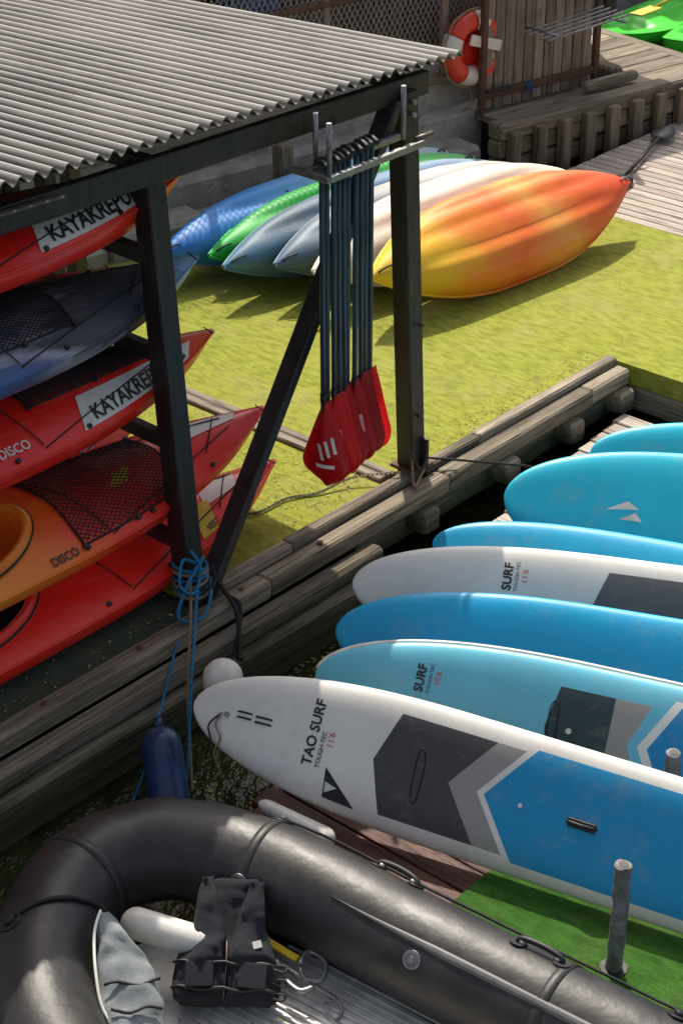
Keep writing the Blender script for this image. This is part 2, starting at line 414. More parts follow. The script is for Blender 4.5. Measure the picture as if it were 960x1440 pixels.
kayak('red_kayak',KRED,3.4,.58,.17,.24,.09,(.90,.34,.25,r(8)),cockpit=(2.02,.40,.19),decals=[('strip',.26,.5,-.5,.35,WHITEINK),('strip',.52,.64,.2,.9,YEL),('text','VEST',.04,.64,.85,INK,.001)])
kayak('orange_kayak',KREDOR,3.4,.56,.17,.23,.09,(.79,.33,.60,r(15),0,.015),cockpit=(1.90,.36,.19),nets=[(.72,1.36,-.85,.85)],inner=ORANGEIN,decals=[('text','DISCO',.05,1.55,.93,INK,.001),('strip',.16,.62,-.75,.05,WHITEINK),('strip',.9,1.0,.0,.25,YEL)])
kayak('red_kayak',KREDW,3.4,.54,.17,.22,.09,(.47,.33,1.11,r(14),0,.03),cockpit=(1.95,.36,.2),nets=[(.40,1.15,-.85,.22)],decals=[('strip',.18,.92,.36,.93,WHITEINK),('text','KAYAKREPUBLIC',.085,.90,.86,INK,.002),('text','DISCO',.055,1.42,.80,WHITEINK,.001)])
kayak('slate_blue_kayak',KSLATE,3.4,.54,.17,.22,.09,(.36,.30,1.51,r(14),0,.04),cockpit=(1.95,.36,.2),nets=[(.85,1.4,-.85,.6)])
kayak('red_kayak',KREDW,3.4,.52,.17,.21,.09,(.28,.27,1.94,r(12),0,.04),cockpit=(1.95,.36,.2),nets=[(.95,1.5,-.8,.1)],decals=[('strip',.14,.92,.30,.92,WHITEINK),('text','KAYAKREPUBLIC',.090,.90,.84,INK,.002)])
kayak('red_kayak',KREDW,3.2,.54,.17,.22,.09,(.32,.82,1.33,r(16),0,.04),nets=[(.5,1.0,-.8,.8)],decals=[('strip',.2,.6,.3,.6,WHITEINK)])
kayak('red_kayak',KRED,3.2,.54,.17,.22,.09,(-.1,.85,.90,r(15)))
kayak('red_kayak',KREDW,3.2,.54,.17,.22,.09,(.55,.98,.42,r(20)),decals=[('strip',.3,1.0,.1,.5,WHITEINK)])
for nm,mt,a,b_,rho,W_ in [
  ('overturned_orange_kayak',HOR,(2.84,1.38),(5.24,1.14),r(38),.67),
  ('overturned_white_kayak',HWHT,(2.74,1.73),(5.2,1.56),r(43),.60),
  ('overturned_grey_kayak',HGRY,(2.70,2.01),(5.15,1.83),r(43),.54),
  ('overturned_slate_kayak',HSLT,(2.50,2.25),(5.1,2.08),r(42),.50),
  ('overturned_green_kayak',HGRN,(2.60,2.47),(5.12,2.33),r(40),.47),
  ('overturned_blue_kayak',HBLU,(2.38,2.70),(5.1,2.56),r(36),.50)]:
    L=math.dist(a,b_)
    kayak(nm,mt,L,W_,.23 if W_>.6 else .19,.11,.05,(a,b_,rho,.012),full=1.05,pw=2.1,ridges=1.0,lines=False,upside=True,wp=.72)

# ---------------------------------------------------------------- rack
R=MB('kayak_storage_rack')
def post(s0,t0,z0,s1,t1,z1,w=.095): R.beam((s0,t0,z0),(s1,t1,z1),w,w,BLACKWOOD,.006,(0,1,0))
post(0,0,-.02,-.06,.08,2.08,.105)
post(1.6,0,-.02,1.50,.02,2.03,.105)
R.beam((.075,-.02,.0),(1.43,.02,2.0),.05,.10,BLACKWOOD,.005,(0,1,0))
for z in(.31,.81,1.22,1.66): R.beam((-.04,.05,z),(-.02,.98,z),.05,.07,BLACKWOOD,.005)
R.beam((-2.55,.03,2.12),(1.68,.03,2.03),.05,.11,BLACKWOOD,.005)
R.beam((-2.55,1.0,2.10),(1.80,1.0,2.0),.05,.10,BLACKWOOD,.005)
R.beam((-2.55,2.4,2.04),(1.80,2.4,1.94),.05,.10,BLACKWOOD,.005)
R.beam((-2.55,-.05,2.18),(-.62,-.05,2.10),.05,.07,BLACKWOOD,.005)
for s in(-2.4,-1.2,-.06,1.55): R.beam((s,.06,2.08-.02*s),(s,2.9,1.98-.02*s),.05,.07,BLACKWOOD,.005)
post(0,1.02,0,-.05,1.02,2.0); post(-1.9,0,0,-1.95,0,2.0); post(-1.9,1.0,0,-1.95,1.0,2.0)
post(.55,1.42,0,.5,1.42,2.0,.08); post(1.5,2.4,0,1.5,2.4,1.9,.09)
for z in(.36,.86,1.28,1.72): R.beam((-1.9,-.02,z),(-1.9,1.0,z),.05,.075,BLACKWOOD,.005)
R.box((1.62,-.06,.10),(.02,.06,.22),BLACKWOOD,None,.003)
R.box((1.6,0,.045),(.16,.16,.02),RUST,None,.003)
for z in(1.93,1.99): R.disc((1.5,-.045,z),(0,1,0),.012,.03,GALV,8)
for z in(.35,.85): R.disc((1.58,-.06,z),(0,1,0),.010,.02,RUST,8)
R.done(M)
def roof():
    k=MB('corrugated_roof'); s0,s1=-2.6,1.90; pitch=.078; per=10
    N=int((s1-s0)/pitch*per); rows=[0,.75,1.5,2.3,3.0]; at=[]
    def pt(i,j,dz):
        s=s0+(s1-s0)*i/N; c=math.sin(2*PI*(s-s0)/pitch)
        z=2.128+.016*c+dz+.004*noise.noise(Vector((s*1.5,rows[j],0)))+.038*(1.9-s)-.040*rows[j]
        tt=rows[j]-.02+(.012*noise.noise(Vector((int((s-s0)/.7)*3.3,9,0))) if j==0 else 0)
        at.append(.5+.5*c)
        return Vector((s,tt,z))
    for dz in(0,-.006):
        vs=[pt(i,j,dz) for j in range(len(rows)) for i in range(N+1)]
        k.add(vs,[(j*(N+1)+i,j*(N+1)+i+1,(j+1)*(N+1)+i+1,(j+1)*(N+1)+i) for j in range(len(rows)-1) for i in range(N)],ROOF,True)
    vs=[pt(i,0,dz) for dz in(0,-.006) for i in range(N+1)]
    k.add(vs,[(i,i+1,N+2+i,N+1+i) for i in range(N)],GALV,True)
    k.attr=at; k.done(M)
roof()
H=MB('paddle_hanger')
H.beam((.735,-.20,1.86),(1.38,-.20,1.86),.03,.03,GALV,.003); H.beam((.735,-.06,1.86),(1.38,-.06,1.86),.03,.03,GALV,.003)
H.beam((.735,-.21,1.86),(.735,.0,1.86),.03,.03,GALV,.003)
for s,t in((.74,-.20),(.81,-.06),(1.36,-.10)): H.tube([(s,t,1.86),(s,t,2.11)],.012,GALV,8)
H.tube([(1.30,-.22,1.90),(1.42,-.22,1.90)],.014,CHAIN,8)
H.done(M)
NP=10
for i in range(NP):
    k=MB('hanging_paddle')
    s=.765+i*.038; dz=random.uniform(-.012,.012)+i*.007; tt=-.13+random.uniform(-.008,.008)
    sway=.008*random.uniform(-1,1); zt=1.905+dz*.4
    k.tube([(s,tt,zt),(s+sway*.3,tt,1.4),(s+sway,tt,.60)],.0135,SHAFT,10)
    k.tube(cr([(s-.012,tt-.045,zt+.0),(s,tt,zt+.012),(s+.012,tt+.045,zt+.0)],5),.014,BLK,8)
    k.tube([(s+sway,tt,.80),(s+sway,tt,.76)],.016,BLK,10)
    rings=[]; n=20; Lb=.41; zb=.35+dz
    rot=(.58 if i==0 else .42+random.uniform(-.10,.10)); cs,sn_=math.cos(rot),math.sin(rot)
    def bp(f,u,off,wv):
        cup=.05*math.sin(PI*u)*.6+.03*u
        a=-cup+.038*f*f-.010*math.exp(-(f/.16)**2)*(1-u)+off; b2=f*wv
        z=zb+Lb*(1-u)+(f*.035)*max(0,u-.3)
        return Vector((s+sway+a*cs-b2*sn_, tt-.01+a*sn_+b2*cs, z))
    def bwid(u): return max(.013,.105*min(1,(u*1.4+.03))**.8*(1-max(0,(u-.72)/.28)**2.6)**.5 if u<.999 else .02)
    for j in range(n+1):
        u=j/n; ring=[]
        for sd in(1,-1):
            for q in range(9): ring.append(bp((-1+q/4)*sd,u,sd*(-.0035),bwid(u)))
        rings.append(ring)
    k.loft(rings,BLADE,True)
    if i in(0,2,4,6,9):
        for sx in((-1,1)):
          for q in range(3):
            f0=-.62+q*.30
            g=[[bp(f0+.18*(a/6)+d,.60-.20*(a/6)+.04*q-.02,-.0065*sx,.10) for d in(0,.08,.15)] for a in range(7)]
            k.loft(g,DIMWHITE if i else WHITEINK,True,False,False)
          g=[[bp(-.5+a*.22,.72+d,-.0065*sx,.10) for d in(0,.05)] for a in range(5)]
          k.loft(g,DIMWHITE if i else WHITEINK,True,False,False)
    k.done(M)

# ---------------------------------------------------------------- dock
D=MB('floating_dock')
D.box((.68,1.75,-.06),(1.42,3.5,.12),TURF); D.box((3.42,1.74,-.06),(3.82,3.52,.12),TURF)
D.box((4.375,-2.51,-.06),(1.91,4.98,.12),TURF)
D.box((-2.7,1.6,-.075),(5.34,3.4,.12),DECKG)
D.beam((1.43,.05,-.02),(1.43,3.4,-.02),.06,.08,WOODN); D.beam((1.50,.05,-.025),(1.50,3.4,-.025),.05,.08,WOODN)
cuts=[-3.6,-1.15,.08,.62,2.1,3.40]
for a,b_ in zip(cuts,cuts[1:]):
    if a>0: D.beam((a+.004,-.025,-.015),(b_-.004,-.035,-.015),.07,.10,WOODW,.01)
cuts=[-3.9,-1.45,.35,1.7,3.0]
for a,b_ in zip(cuts,cuts[1:]):
    D.beam((a+.003,-.125+random.uniform(-.004,.004),-.05+random.uniform(-.006,.006)),(b_-.003,-.13,-.05),.10,.10,WOODW,.012)
D.beam((3.003,-.12,-.05),(3.38,-.125,-.05),.09,.10,WOODW,.012)
D.beam((-3.5,-.215,-.14),(1.05,-.235,-.14),.10,.10,WOODW,.02)
D.beam((-3.5,-.20,-.27),(1.03,-.22,-.27),.22,.15,WOODW,.02)
D.beam((-3.5,-.17,-.42),(1.0,-.19,-.42),.20,.14,WOODW,.02)
for s in(1.5,2.2,2.8,3.3): D.box((s,-.15,-.17),(.13,.15,.13),WOODW,None,.015)
for s in(-1.0,-.45,.2,.75): D.disc((s,-.125,.004),(0,0,1),.014,.012,RUST,8)
D.beam((1.05,-.05,-.2),(3.4,-.05,-.2),.1,.2,WOODW,.02)
D.beam((3.445,-.08,-.20),(3.445,-4.8,-.20),.05,.15,WOODN,.01)
D.box((4.35,-2.5,-.35),(1.7,4.6,.4),BLK); D.box((1,1.8,-.3),(8.2,3.1,.3),BLK)
D.done(M)
K=MB('plank_deck')
s=5.38
while s<8.6:
    K.box((s,-.95+random.uniform(-.006,.006),-.02),(.084,6.0,.04),PLANKG,None,.004); s+=.095
K.box((7,-.95,-.25),(3.2,5.9,.35),BLK)
K.done(M)
K=MB('paddleboard_deck')
s=-.92
while s<3.26:
    if s<1.25:
        t0=-1.05+random.uniform(-.05,.02)
        if s<-.1:
            K.box((s,(t0-2.05)/2,-.22),(.128,abs(t0+2.05),.04),PLANKR,None,.004); K.box((s,-3.6,-.225),(.128,3.1,.04),PLANKR,None,.004)
        else: K.box((s,(t0-5)/2,-.22),(.128,abs(t0+5),.04),PLANKG,None,.004)
    else:
        t0=-.44+(s-1.6)*.13-.02*random.random(); K.box((s,(t0-5)/2,-.22),(.122,abs(t0+5),.04),PLANKG,None,.004)
    s+=.136
K.box((-.45,-3.6,-.195),(1.1,3.1,.02),TURFD)
K.box((1.2,-3.1,-.37),(3.8,3.8,.22),BLK)
K.beam((1.2,-.55,-.3),(3.25,-.30,-.3),.06,.12,WOODW,.01); K.beam((-.95,-1.08,-.3),(1.2,-1.08,-.3),.06,.12,WOODW,.01)
K.done(M)
w=MB('water'); w.add([(-300,-300,-.45),(300,-300,-.45),(300,300,-.45),(-300,300,-.45)],[(0,1,2,3)],WATER); w.done()
LEAF=mk('fallen_leaf',(.62,.50,.13),(.22,.20,.05),30,.8,island=.8)
def leaves(name,pts,big=1.0):
    k=MB(name)
    for (s,t,z) in pts:
        a=random.uniform(0,2*PI); l=random.uniform(.004,.015)*big; wv=l*random.uniform(.35,.6)
        T=Matrix.Translation((s,t,z))@Matrix.Rotation(a,4,'Z')@Matrix.Rotation(random.uniform(-.3,.3),4,'X')
        k.add([(-l,0,0),(0,-wv,.002),(l,0,0),(0,wv,.003)],[(0,1,2),(0,2,3)],LEAF,False,T)
    return k.done(M)
pts=[]
for i in range(4200):
    s=random.uniform(-1.9,2.4); t=random.uniform(-1.35,-.26)
    d=noise.noise(Vector((s*1.8,t*1.8,3)))+.5*noise.noise(Vector((s*6,t*6,3)))
    if d>.10+(.25 if s<-.2 else -.15)-random.random()*.1: pts.append((s,t,-.446))
leaves('floating_leaves',pts,1.15)
pts=[(random.uniform(.1,1.4),abs(random.gauss(0,.35))+.08,.004) for _ in range(500)]
pts+=[(random.uniform(1.55,3.4),abs(random.gauss(0,.10))+.02,.004) for _ in range(260)]
pts+=[(random.uniform(1.55,5.3),random.uniform(.05,3.3),.004) for _ in range(260)]
pts+=[(random.uniform(-1.6,.2),random.uniform(-.06,.12),-.010) for _ in range(100)]
leaves('fallen_leaves',pts,.8)

# ---------------------------------------------------------------- paddleboards
def board_mat(name,basec,pads):
    m,nt,b,v=base(name)
    sp=nt.nodes.new('ShaderNodeSeparateXYZ'); nt.links.new(v,sp.inputs[0])
    x=sp.outputs[0]; ay=mth(nt,'ABSOLUTE',sp.outputs[1])
    f=noi(nt,v,2.5,5,.6); col=ramp(nt,f,[(.3,tuple(c*.88 for c in basec)),(.7,basec)])
    rough=None
    for (x0,s0,x1,s1,hw,c) in pads:
        k=mth(nt,'MULTIPLY',mth(nt,'GREATER_THAN',x,mth(nt,'MULTIPLY_ADD',ay,s0,x0)),mth(nt,'LESS_THAN',x,mth(nt,'MULTIPLY_ADD',ay,s1,x1)))
        k=mth(nt,'MULTIPLY',k,mth(nt,'LESS_THAN',ay,hw))
        col=mixc(nt,k,col,c)
        rough=k if rough is None else mth(nt,'MAXIMUM',rough,k)
    d=noi(nt,v,7,8,.8); col=mixc(nt,mth(nt,'MULTIPLY',bw(nt,d,.52,.72),.3),col,(.42,.35,.25))
    sc=noi(nt,v,22,5,.75,(.15,1,1)); col=mixc(nt,mth(nt,'MULTIPLY',bw(nt,sc,.62,.72),.3),col,(.34,.32,.29))
    nt.links.new(col,b.inputs['Base Color'])
    if rough is not None:
        nt.links.new(mth(nt,'MULTIPLY_ADD',rough,.3,.40),b.inputs['Roughness'])
        bump(nt,b,mth(nt,'MULTIPLY',noi(nt,v,260,2,.5),rough),.25,.004)
    else: nt.links.new(mth(nt,'MULTIPLY_ADD',d,.4,.22),b.inputs['Roughness'])
    return m
BLU=(.012,.32,.62); DK=(.07,.07,.072); LG=(.36,.345,.32); WH=(.88,.85,.78)
BG=board_mat('board_white_blue',WH,[(.80,.35,1.12,.75,.205,DK),(1.12,.75,1.24,.75,.205,LG),(1.27,.75,3.1,0,.222,BLU)])
BF=board_mat('board_sky_blue',(.16,.60,.78),[(.98,.2,1.24,-.0,.17,(.03,.06,.07)),(1.24,0,1.32,.4,.17,LG),(1.36,.55,1.40,.55,.21,WH),(1.40,.55,3.1,0,.215,(.01,.28,.60))])
BD=board_mat('board_white',WH,[(1.05,.35,1.55,.55,.2,(.12,.12,.125)),(1.55,.55,1.66,.55,.2,LG)])
BE=board_mat('board_blue_hull',(.010,.42,.74),[])
BB=board_mat('board_teal_hull',(.014,.56,.76),[])
def board(name,mat,nose,d,tilt,L=3.3,W=.55,rock=.10,edge=None,texts=(),extra=None):
    k=MB(name); nx=60; na=40
    def wd(x):
        a=(1-(1-min(1,max(0,x)/1.2))**2.6)**.52
        b_=(1-(1-min(1,max(0,L-x)/1.0))**3)**.5
        return W/2*a*b_+.002
    def hh(x): return .048*min(1,(max(0,min(x,L-x))/.3+.03))**.5
    def rk(x): return rock*max(0,1-x/1.3)**2.2+.02*max(0,1-(L-x)/.6)**2
    def top(x,y): return rk(x)+hh(x)*(1-min(1,abs(y)/wd(x))**5)**.5
    xs=[L*(.5-.5*math.cos(PI*i/nx)) for i in range(nx+1)]
    rings=[]
    for x in xs:
        rr=[]; w=wd(x)
        for j in range(na):
            a=2*PI*j/na; c=math.cos(a); sn=math.sin(a)
            y=w*math.copysign(abs(c)**.75,c)
            rr.append(Vector((x,y,rk(x)+math.copysign(hh(x)*(1-min(1,abs(y)/w)**5)**.5 if abs(sn)>1e-6 else 0,sn))))
        rings.append(rr)
    k.loft(rings,mat,True)
    if edge:
        for sg in(1,-1): k.tube([Vector((x,sg*(wd(x)-.001),rk(x))) for x in xs[1:-1]],.012,edge,6)
    for (body,size,x0,y0,m,bold) in texts:
        vs,fs=text_geo(body,size,bold); out=[]
        for (tx,ty,_z) in vs:
            x=x0-ty; y=y0+tx; out.append(Vector((x,y,top(x,y)+.003)))
        k.add(out,fs,m)
    if extra: extra(k,top,wd)
    d=Vector((d[0],d[1],0)).normalized(); up=Vector((-d.y,d.x,0))
    w=up*math.cos(tilt)+Vector((0,0,1))*math.sin(tilt); z=d.cross(w)
    T=Matrix(((d.x,w.x,z.x,nose[0]),(d.y,w.y,z.y,nose[1]),(d.z,w.z,z.z,nose[2]),(0,0,0,1)))
    return k.done(T)
def tri(k,top,pts,m,off=.004):
    k.add([Vector((x,y,top(x,y)+off)) for x,y in pts],[tuple(range(len(pts)))],m)
def gx(k,top,wd):
    tri(k,top,[(.62,-.085),(.63,-.205),(.77,-.215)],INK)
    tri(k,top,[(.632,-.14),(.636,-.185),(.685,-.155)],WHITEINK,.006)
    k.box((1.67,0,top(1.67,0)+.002),(.11,.035,.012),BLK,None,.004)
    k.tube(cr([(1.61,0,top(1.6,0)),(1.67,0,top(1.67,0)+.016),(1.73,0,top(1.7,0))],5),.007,BLK,6)
    k.disc((.16,0,top(.16,0)),(0,0,1),.012,.012,GALV,12)
    k.disc((1.42,.0,top(1.4,0)),(0,0,1),.009,.006,WHITEINK,12)
    k.tube(cr([(.985,-.10,top(1,-.1)+.002),(.975,.03,top(1,0)+.002),(.985,.10,top(1,.1)+.002),(1.01,.05,top(1,0)+.002),(1.01,-.10,top(1,-.1)+.002)],4,True),.0025,BLK,5)
    for y in(.0,.022):
        tri(k,top,[(.20,y+.0),(.27,y+.004),(.27,y+.012),(.21,y+.010)],INK); tri(k,top,[(.285,y+.0),(.36,y+.004),(.355,y+.012),(.285,y+.010)],INK)
    k.tube(cr([(.14,-.0,top(.14,0)+.01),(.13,-.05,.13),(.16,-.10,.12),(.14,-.17,.10),(.17,-.24,.06)],5),.004,ROPET,6)
    k.tube(cr([(.14,-.0,top(.14,0)+.01),(.10,-.06,.13),(.12,-.12,.12),(.10,-.20,.08)],5),.004,ROPEK,6)
board('paddleboard',BG,(-.56,6.23,.09),(.885,-.465),r(58),texts=[('TAO SURF',.058,.555,-.10,INK,.0015),('TOUGH-TEC',.026,.59,-.10,INK,.0003),("11'6",.038,.625,-.01,REDINK,0)],extra=gx)
def fx(k,top,wd):
    k.disc((1.08,.0,top(1,0)),(0,0,1),.012,.006,WHITEINK,12)
    k.tube(cr([(1.0,-.08,top(1,-.1)+.002),(.99,.08,top(1,0)+.002),(1.02,.10,top(1,.1)+.002),(1.03,-.07,top(1,0)+.002)],4,True),.0025,BLK,5)
board('paddleboard',BF,(-.075,6.44,.09),(.93,-.375),r(55),edge=WHITEP,texts=[('SURF',.052,.46,.02,INK,.0015),('TOUGH-TEC',.022,.49,.02,INK,0),("10'6",.035,.525,.06,REDINK,0)],extra=fx)
def ex(k,top,wd):
    for q in range(4): tri(k,top,[(.46+.05*q,-.08),(.475+.05*q,-.08),(.445+.05*q,-.0),(.43+.05*q,-.0)],WHITEINK)
    tri(k,top,[(.42,-.02),(.70,-.06),(.7,-.07),(.42,-.035)],WHITEINK)
board('paddleboard',BE,(.0,6.78,.08),(.955,-.295),r(52),extra=ex,W=.58)
board('paddleboard',BD,(.07,7.10,.12),(.97,-.25),r(52),texts=[('SURF',.055,.70,.06,INK,.0015),('TOUGH-TEC',.024,.73,.06,INK,0),("11'6",.038,.77,.10,REDINK,0)])
board('paddleboard',BE,(.46,7.66,-.03),(.935,-.35),r(40),W=.5)
def bx(k,top,wd):
    tri(k,top,[(.50,.0),(.66,.02),(.60,.055)],WHITEINK,.008); tri(k,top,[(.57,-.04),(.68,-.04),(.645,.003)],WHITEINK,.008)
board('paddleboard',BB,(.82,8.0,.05),(.965,-.26),r(48),extra=bx,W=.70)
board('paddleboard',BB,(1.30,8.50,.02),(.97,-.24),r(48))
F=MB('paddleboard_nose'); F.capsule((-.50,6.32,.24),(-.47,6.30,-.10),.085,WHITEP,20); F.done()
F=MB('paddleboard_nose'); F.capsule((-.33,5.82,-.10),(-.03,5.64,-.16),.05,WHITEP,20,.45); F.done()  # white nose of a low board, stood in for by a tapered capsule
F=MB('blue_boat_fender'); F.capsule((-.785,6.42,-.17),(-.70,6.06,-.46),.088,BLUEF,22)
F.tube([(-.785,6.42,-.18),(-.79,6.45,-.15)],.02,BLUEF,12)
F.tube(cr([(-.79,6.45,-.15),(-.77,6.6,-.12),(-.72,6.95,.0)],6),.006,ROPEB,6)
F.tube(cr([(-.79,6.42,-.2),(-.87,6.3,-.40),(-.92,6.15,-.46)],6),.006,ROPEB,6)
F.done()
for (x,y,z0,z1,rr) in((.985,4.98,-.21,.30,.030),(1.27,5.66,-.2,.27,.028)):
    k=MB('mooring_post'); n=44; rings=[]
    for i in range(n):
        z=z0+(z1-z0)*i/(n-1); ring=[]
        for j in range(20):
            a=2*PI*j/20; rj=rr*(1+.22*noise.noise(Vector((math.cos(a)*1.3,math.sin(a)*1.3,z*14+x*5)))+.10*noise.noise(Vector((math.cos(a)*3,math.sin(a)*3,z*40))))
            ring.append(Vector((x+rj*math.cos(a)+.008*noise.noise(Vector((z*5,x,0))),y+rj*math.sin(a),z)))
        rings.append(ring)
    k.loft(rings,TAPE,True); k.tube([(x,y,z1-.03),(x,y,z1+.003)],rr*.8,PVCG,14); k.tube([(x,y,z1),(x,y,z1+.005)],rr*.6,BLK,14)
    k.tube([(x,y,z0),(x,y,z0+.03)],rr*1.7,BLK,12)
    k.done()

# ---------------------------------------------------------------- ropes around left post
k=MB('mooring_rope')
for q in range(6):
    z=.05+q*.026; k.tube([ (.078*math.cos(a*PI/8)+.0,.078*math.sin(a*PI/8),z+.012*math.sin(a*PI/8+q)) for a in range(16)],.009,ROPEB if q%2 else ROPET,6,True)
k.tube(cr([(-.06,-.06,.16),(-.15,-.15,.05),(-.26,-.25,.0),(-.36,-.34,-.06),(-.45,-.42,-.22),(-.62,-.60,-.47)],8),.0085,ROPET,6)
k.tube(cr([(-.03,-.09,.18),(-.13,-.16,.06),(-.25,-.27,.02),(-.36,-.36,-.05),(-.46,-.44,-.2),(-.64,-.58,-.47)],8),.008,ROPEB,6)
k.tube(cr([(.02,-.07,.24),(-.12,-.10,.16),(-.20,-.12,.04),(-.12,-.18,.02),(-.02,-.14,.05),(.07,-.06,.10)],8),.009,ROPEB,6)
k.tube(cr([(-.05,-.06,.30),(-.02,-.09,.2),(-.10,-.12,.12),(-.16,-.10,.18),(-.09,-.05,.26),(-.02,-.07,.22)],8),.008,ROPEB,6)
k.done(M)
k=MB('mooring_line')
for dx in(0,.03): k.tube(cr([(.08+dx,-.02,.14),(.10,-.12,.03),(.06+dx,-.22,.01),(.0,-.30,-.05),(-.06,-.36+dx,-.12),(-.09,-.40,-.12)],8),.011,ROPEK,6)
k.tube(cr([(-.07,-.03,.10),(.03,-.10,.08),(.10,-.04,.12),(.04,.05,.1)],6),.011,ROPEK,6)
k.done(M)
k=MB('mooring_line'); k.tube(cr([(1.66,.0,.06),(1.85,-.2,.03),(2.15,-.4,-.06),(2.3,-.55,-.14)],8),.007,ROPEK,6)
k.tube(cr([(1.54,-.05,.12),(1.5,-.09,.03),(1.46,-.14,.02),(1.55,-.10,.03),(1.66,-.06,.05)],8),.008,ROPET,6); k.done(M)
k=MB('chain')
def chain(path):
    P=cr(path,14)
    for i,p in enumerate(P[:-1]):
        t=(P[i+1]-p).normalized(); sd=t.cross(Vector((0,0,1))).normalized() if i%2 and abs(t.z)<.9 else (Vector((0,0,1)) if abs(t.z)<.9 else Vector((1,0,0) if i%2 else (0,1,0)))
        k.tube([p+t*(.014*math.cos(a*PI/4))+sd*(.007*math.sin(a*PI/4)) for a in range(8)],.0025,CHAIN,5,True)
chain([(.30,.62,.012),(.62,.45,.012),(.74,.30,.012),(.95,.28,.012),(1.1,.20,.012),(1.3,.13,.045),(1.5,-.06,.06)])
chain([(1.52,-.06,.16),(1.56,-.09,.06),(1.62,-.08,.10),(1.67,-.02,.14)])
chain([(.10,.99,1.22),(.12,.98,1.05),(.14,.99,.90)])
k.done(M)

# ---------------------------------------------------------------- dinghy
B=MB('inflatable_dinghy')
C=[(2.9,1.75,-.12),(1.6,2.55,-.12),(.6,3.2,-.12),(-.2,3.75,-.12),(-.72,4.15,-.11),(-.97,4.5,-.10),(-1.07,4.85,-.09),(-1.045,5.15,-.08),(-.93,5.38,-.07),(-.70,5.50,-.07),(-.44,5.46,-.08),(-.14,5.30,-.09),(.21,5.04,-.10),(.56,4.78,-.10),(.90,4.54,-.11),(1.24,4.30,-.12),(2.2,3.6,-.12),(3.4,2.7,-.12)]
CP=cr(C,8)
B.tube(CP,[.195+.0015*math.sin(i*.9) for i in range(len(CP))],PVC,40)
def tubept(i,ang,off=.0):
    i0=max(1,min(len(CP)-2,int(i))); t=(CP[i0+1]-CP[i0-1]).normalized()
    side=t.cross(Vector((0,0,1))).normalized()
    p=CP[i0]+(CP[min(i0+1,len(CP)-1)]-CP[i0])*(i-i0)
    return p+(side*math.sin(ang)+Vector((0,0,1))*math.cos(ang))*(.196+off), t, side
for i in(36,62,84,108):
    t=(CP[i+1]-CP[i-1]).normalized()
    B.tube([CP[i]-t*.02,CP[i]-t*.019,CP[i]+t*.019,CP[i]+t*.02],[.196,.1985,.1985,.196],PVC,40)
rows=[]
for i in range(92,132):
    f=min(1,(i-92)/8,(131-i)/4)
    rows.append([tubept(i,.62+(-.035+.07*j/5)*f*2.4,.007*(1 if 0<j<5 else -.2))[0] for j in range(6)])
B.loft(rows,PVCG,True,False,False)
B.tube([tubept(i,-1.25,.0)[0] for i in range(60,134)],.012,BLK,8)
fl=[(-.80,5.2),(-.60,5.33),(-.42,5.30),(-.12,5.15),(.22,4.9),(1.24,4.13),(2.9,2.9),(1.6,2.6),(.6,3.3),(-.2,3.85),(-.7,4.3),(-.88,4.6),(-.9,4.95)]
B.add([(x,y,-.30) for x,y in fl],[tuple(range(len(fl)))],ALU)
dirv=Vector((.81,-.585,0)); pv=Vector((.585,.81,0))
for q in range(-14,15):
    c0=Vector((-.25,4.72,-.294))+pv*(q*.033); a0=c0-dirv*(.30-abs(q)*.004); B.beam(a0,c0+dirv*2.2,.012,.010,ALU,.003)
def lugs(i,a):
    p,t,s_=tubept(i,a,.0); nrm=(p-CP[int(i)]).normalized()
    B.tube(cr([p-t*.09,p-t*.075+nrm*.022,p+nrm*.030,p+t*.075+nrm*.022,p+t*.09],5),.011,BLK,8)
    for sg in(-1,1):
        B.disc(p+t*sg*.085+nrm*.002,nrm,.032,.008,PVC,16); B.disc(p+t*sg*.07+nrm*.008,nrm,.014,.02,GALV,12)
lugs(106,-.35); lugs(94,-.75)
for i,a in((84,1.15),(99,.95)):
    p,t,s_=tubept(i,a,.0); nrm=(p-CP[i]).normalized()
    B.disc(p,nrm,.034,.012,GALV,24); B.disc(p+nrm*.004,nrm,.026,.010,PVCG,20); B.disc(p+nrm*.008,nrm,.013,.010,GALV,16)
for i,a in((50,-.5),(84,-.9),(117,-.6)):
    p,t,s_=tubept(i,a,.0); nrm=(p-CP[i]).normalized()
    B.disc(p,nrm,.045,.008,PVC,20); B.disc(p+nrm*.01,nrm,.022,.02,BLK,14)
B.tube([tubept(84+(117-84)*q/24,-.85+.1*math.sin(q*.8),.012)[0] for q in range(25)],.006,ROPEK,6)
B.tube([tubept(50+q*.6,-.5+.18*q,.008)[0] for q in range(14)],.009,ROPEK,6)
B.done()

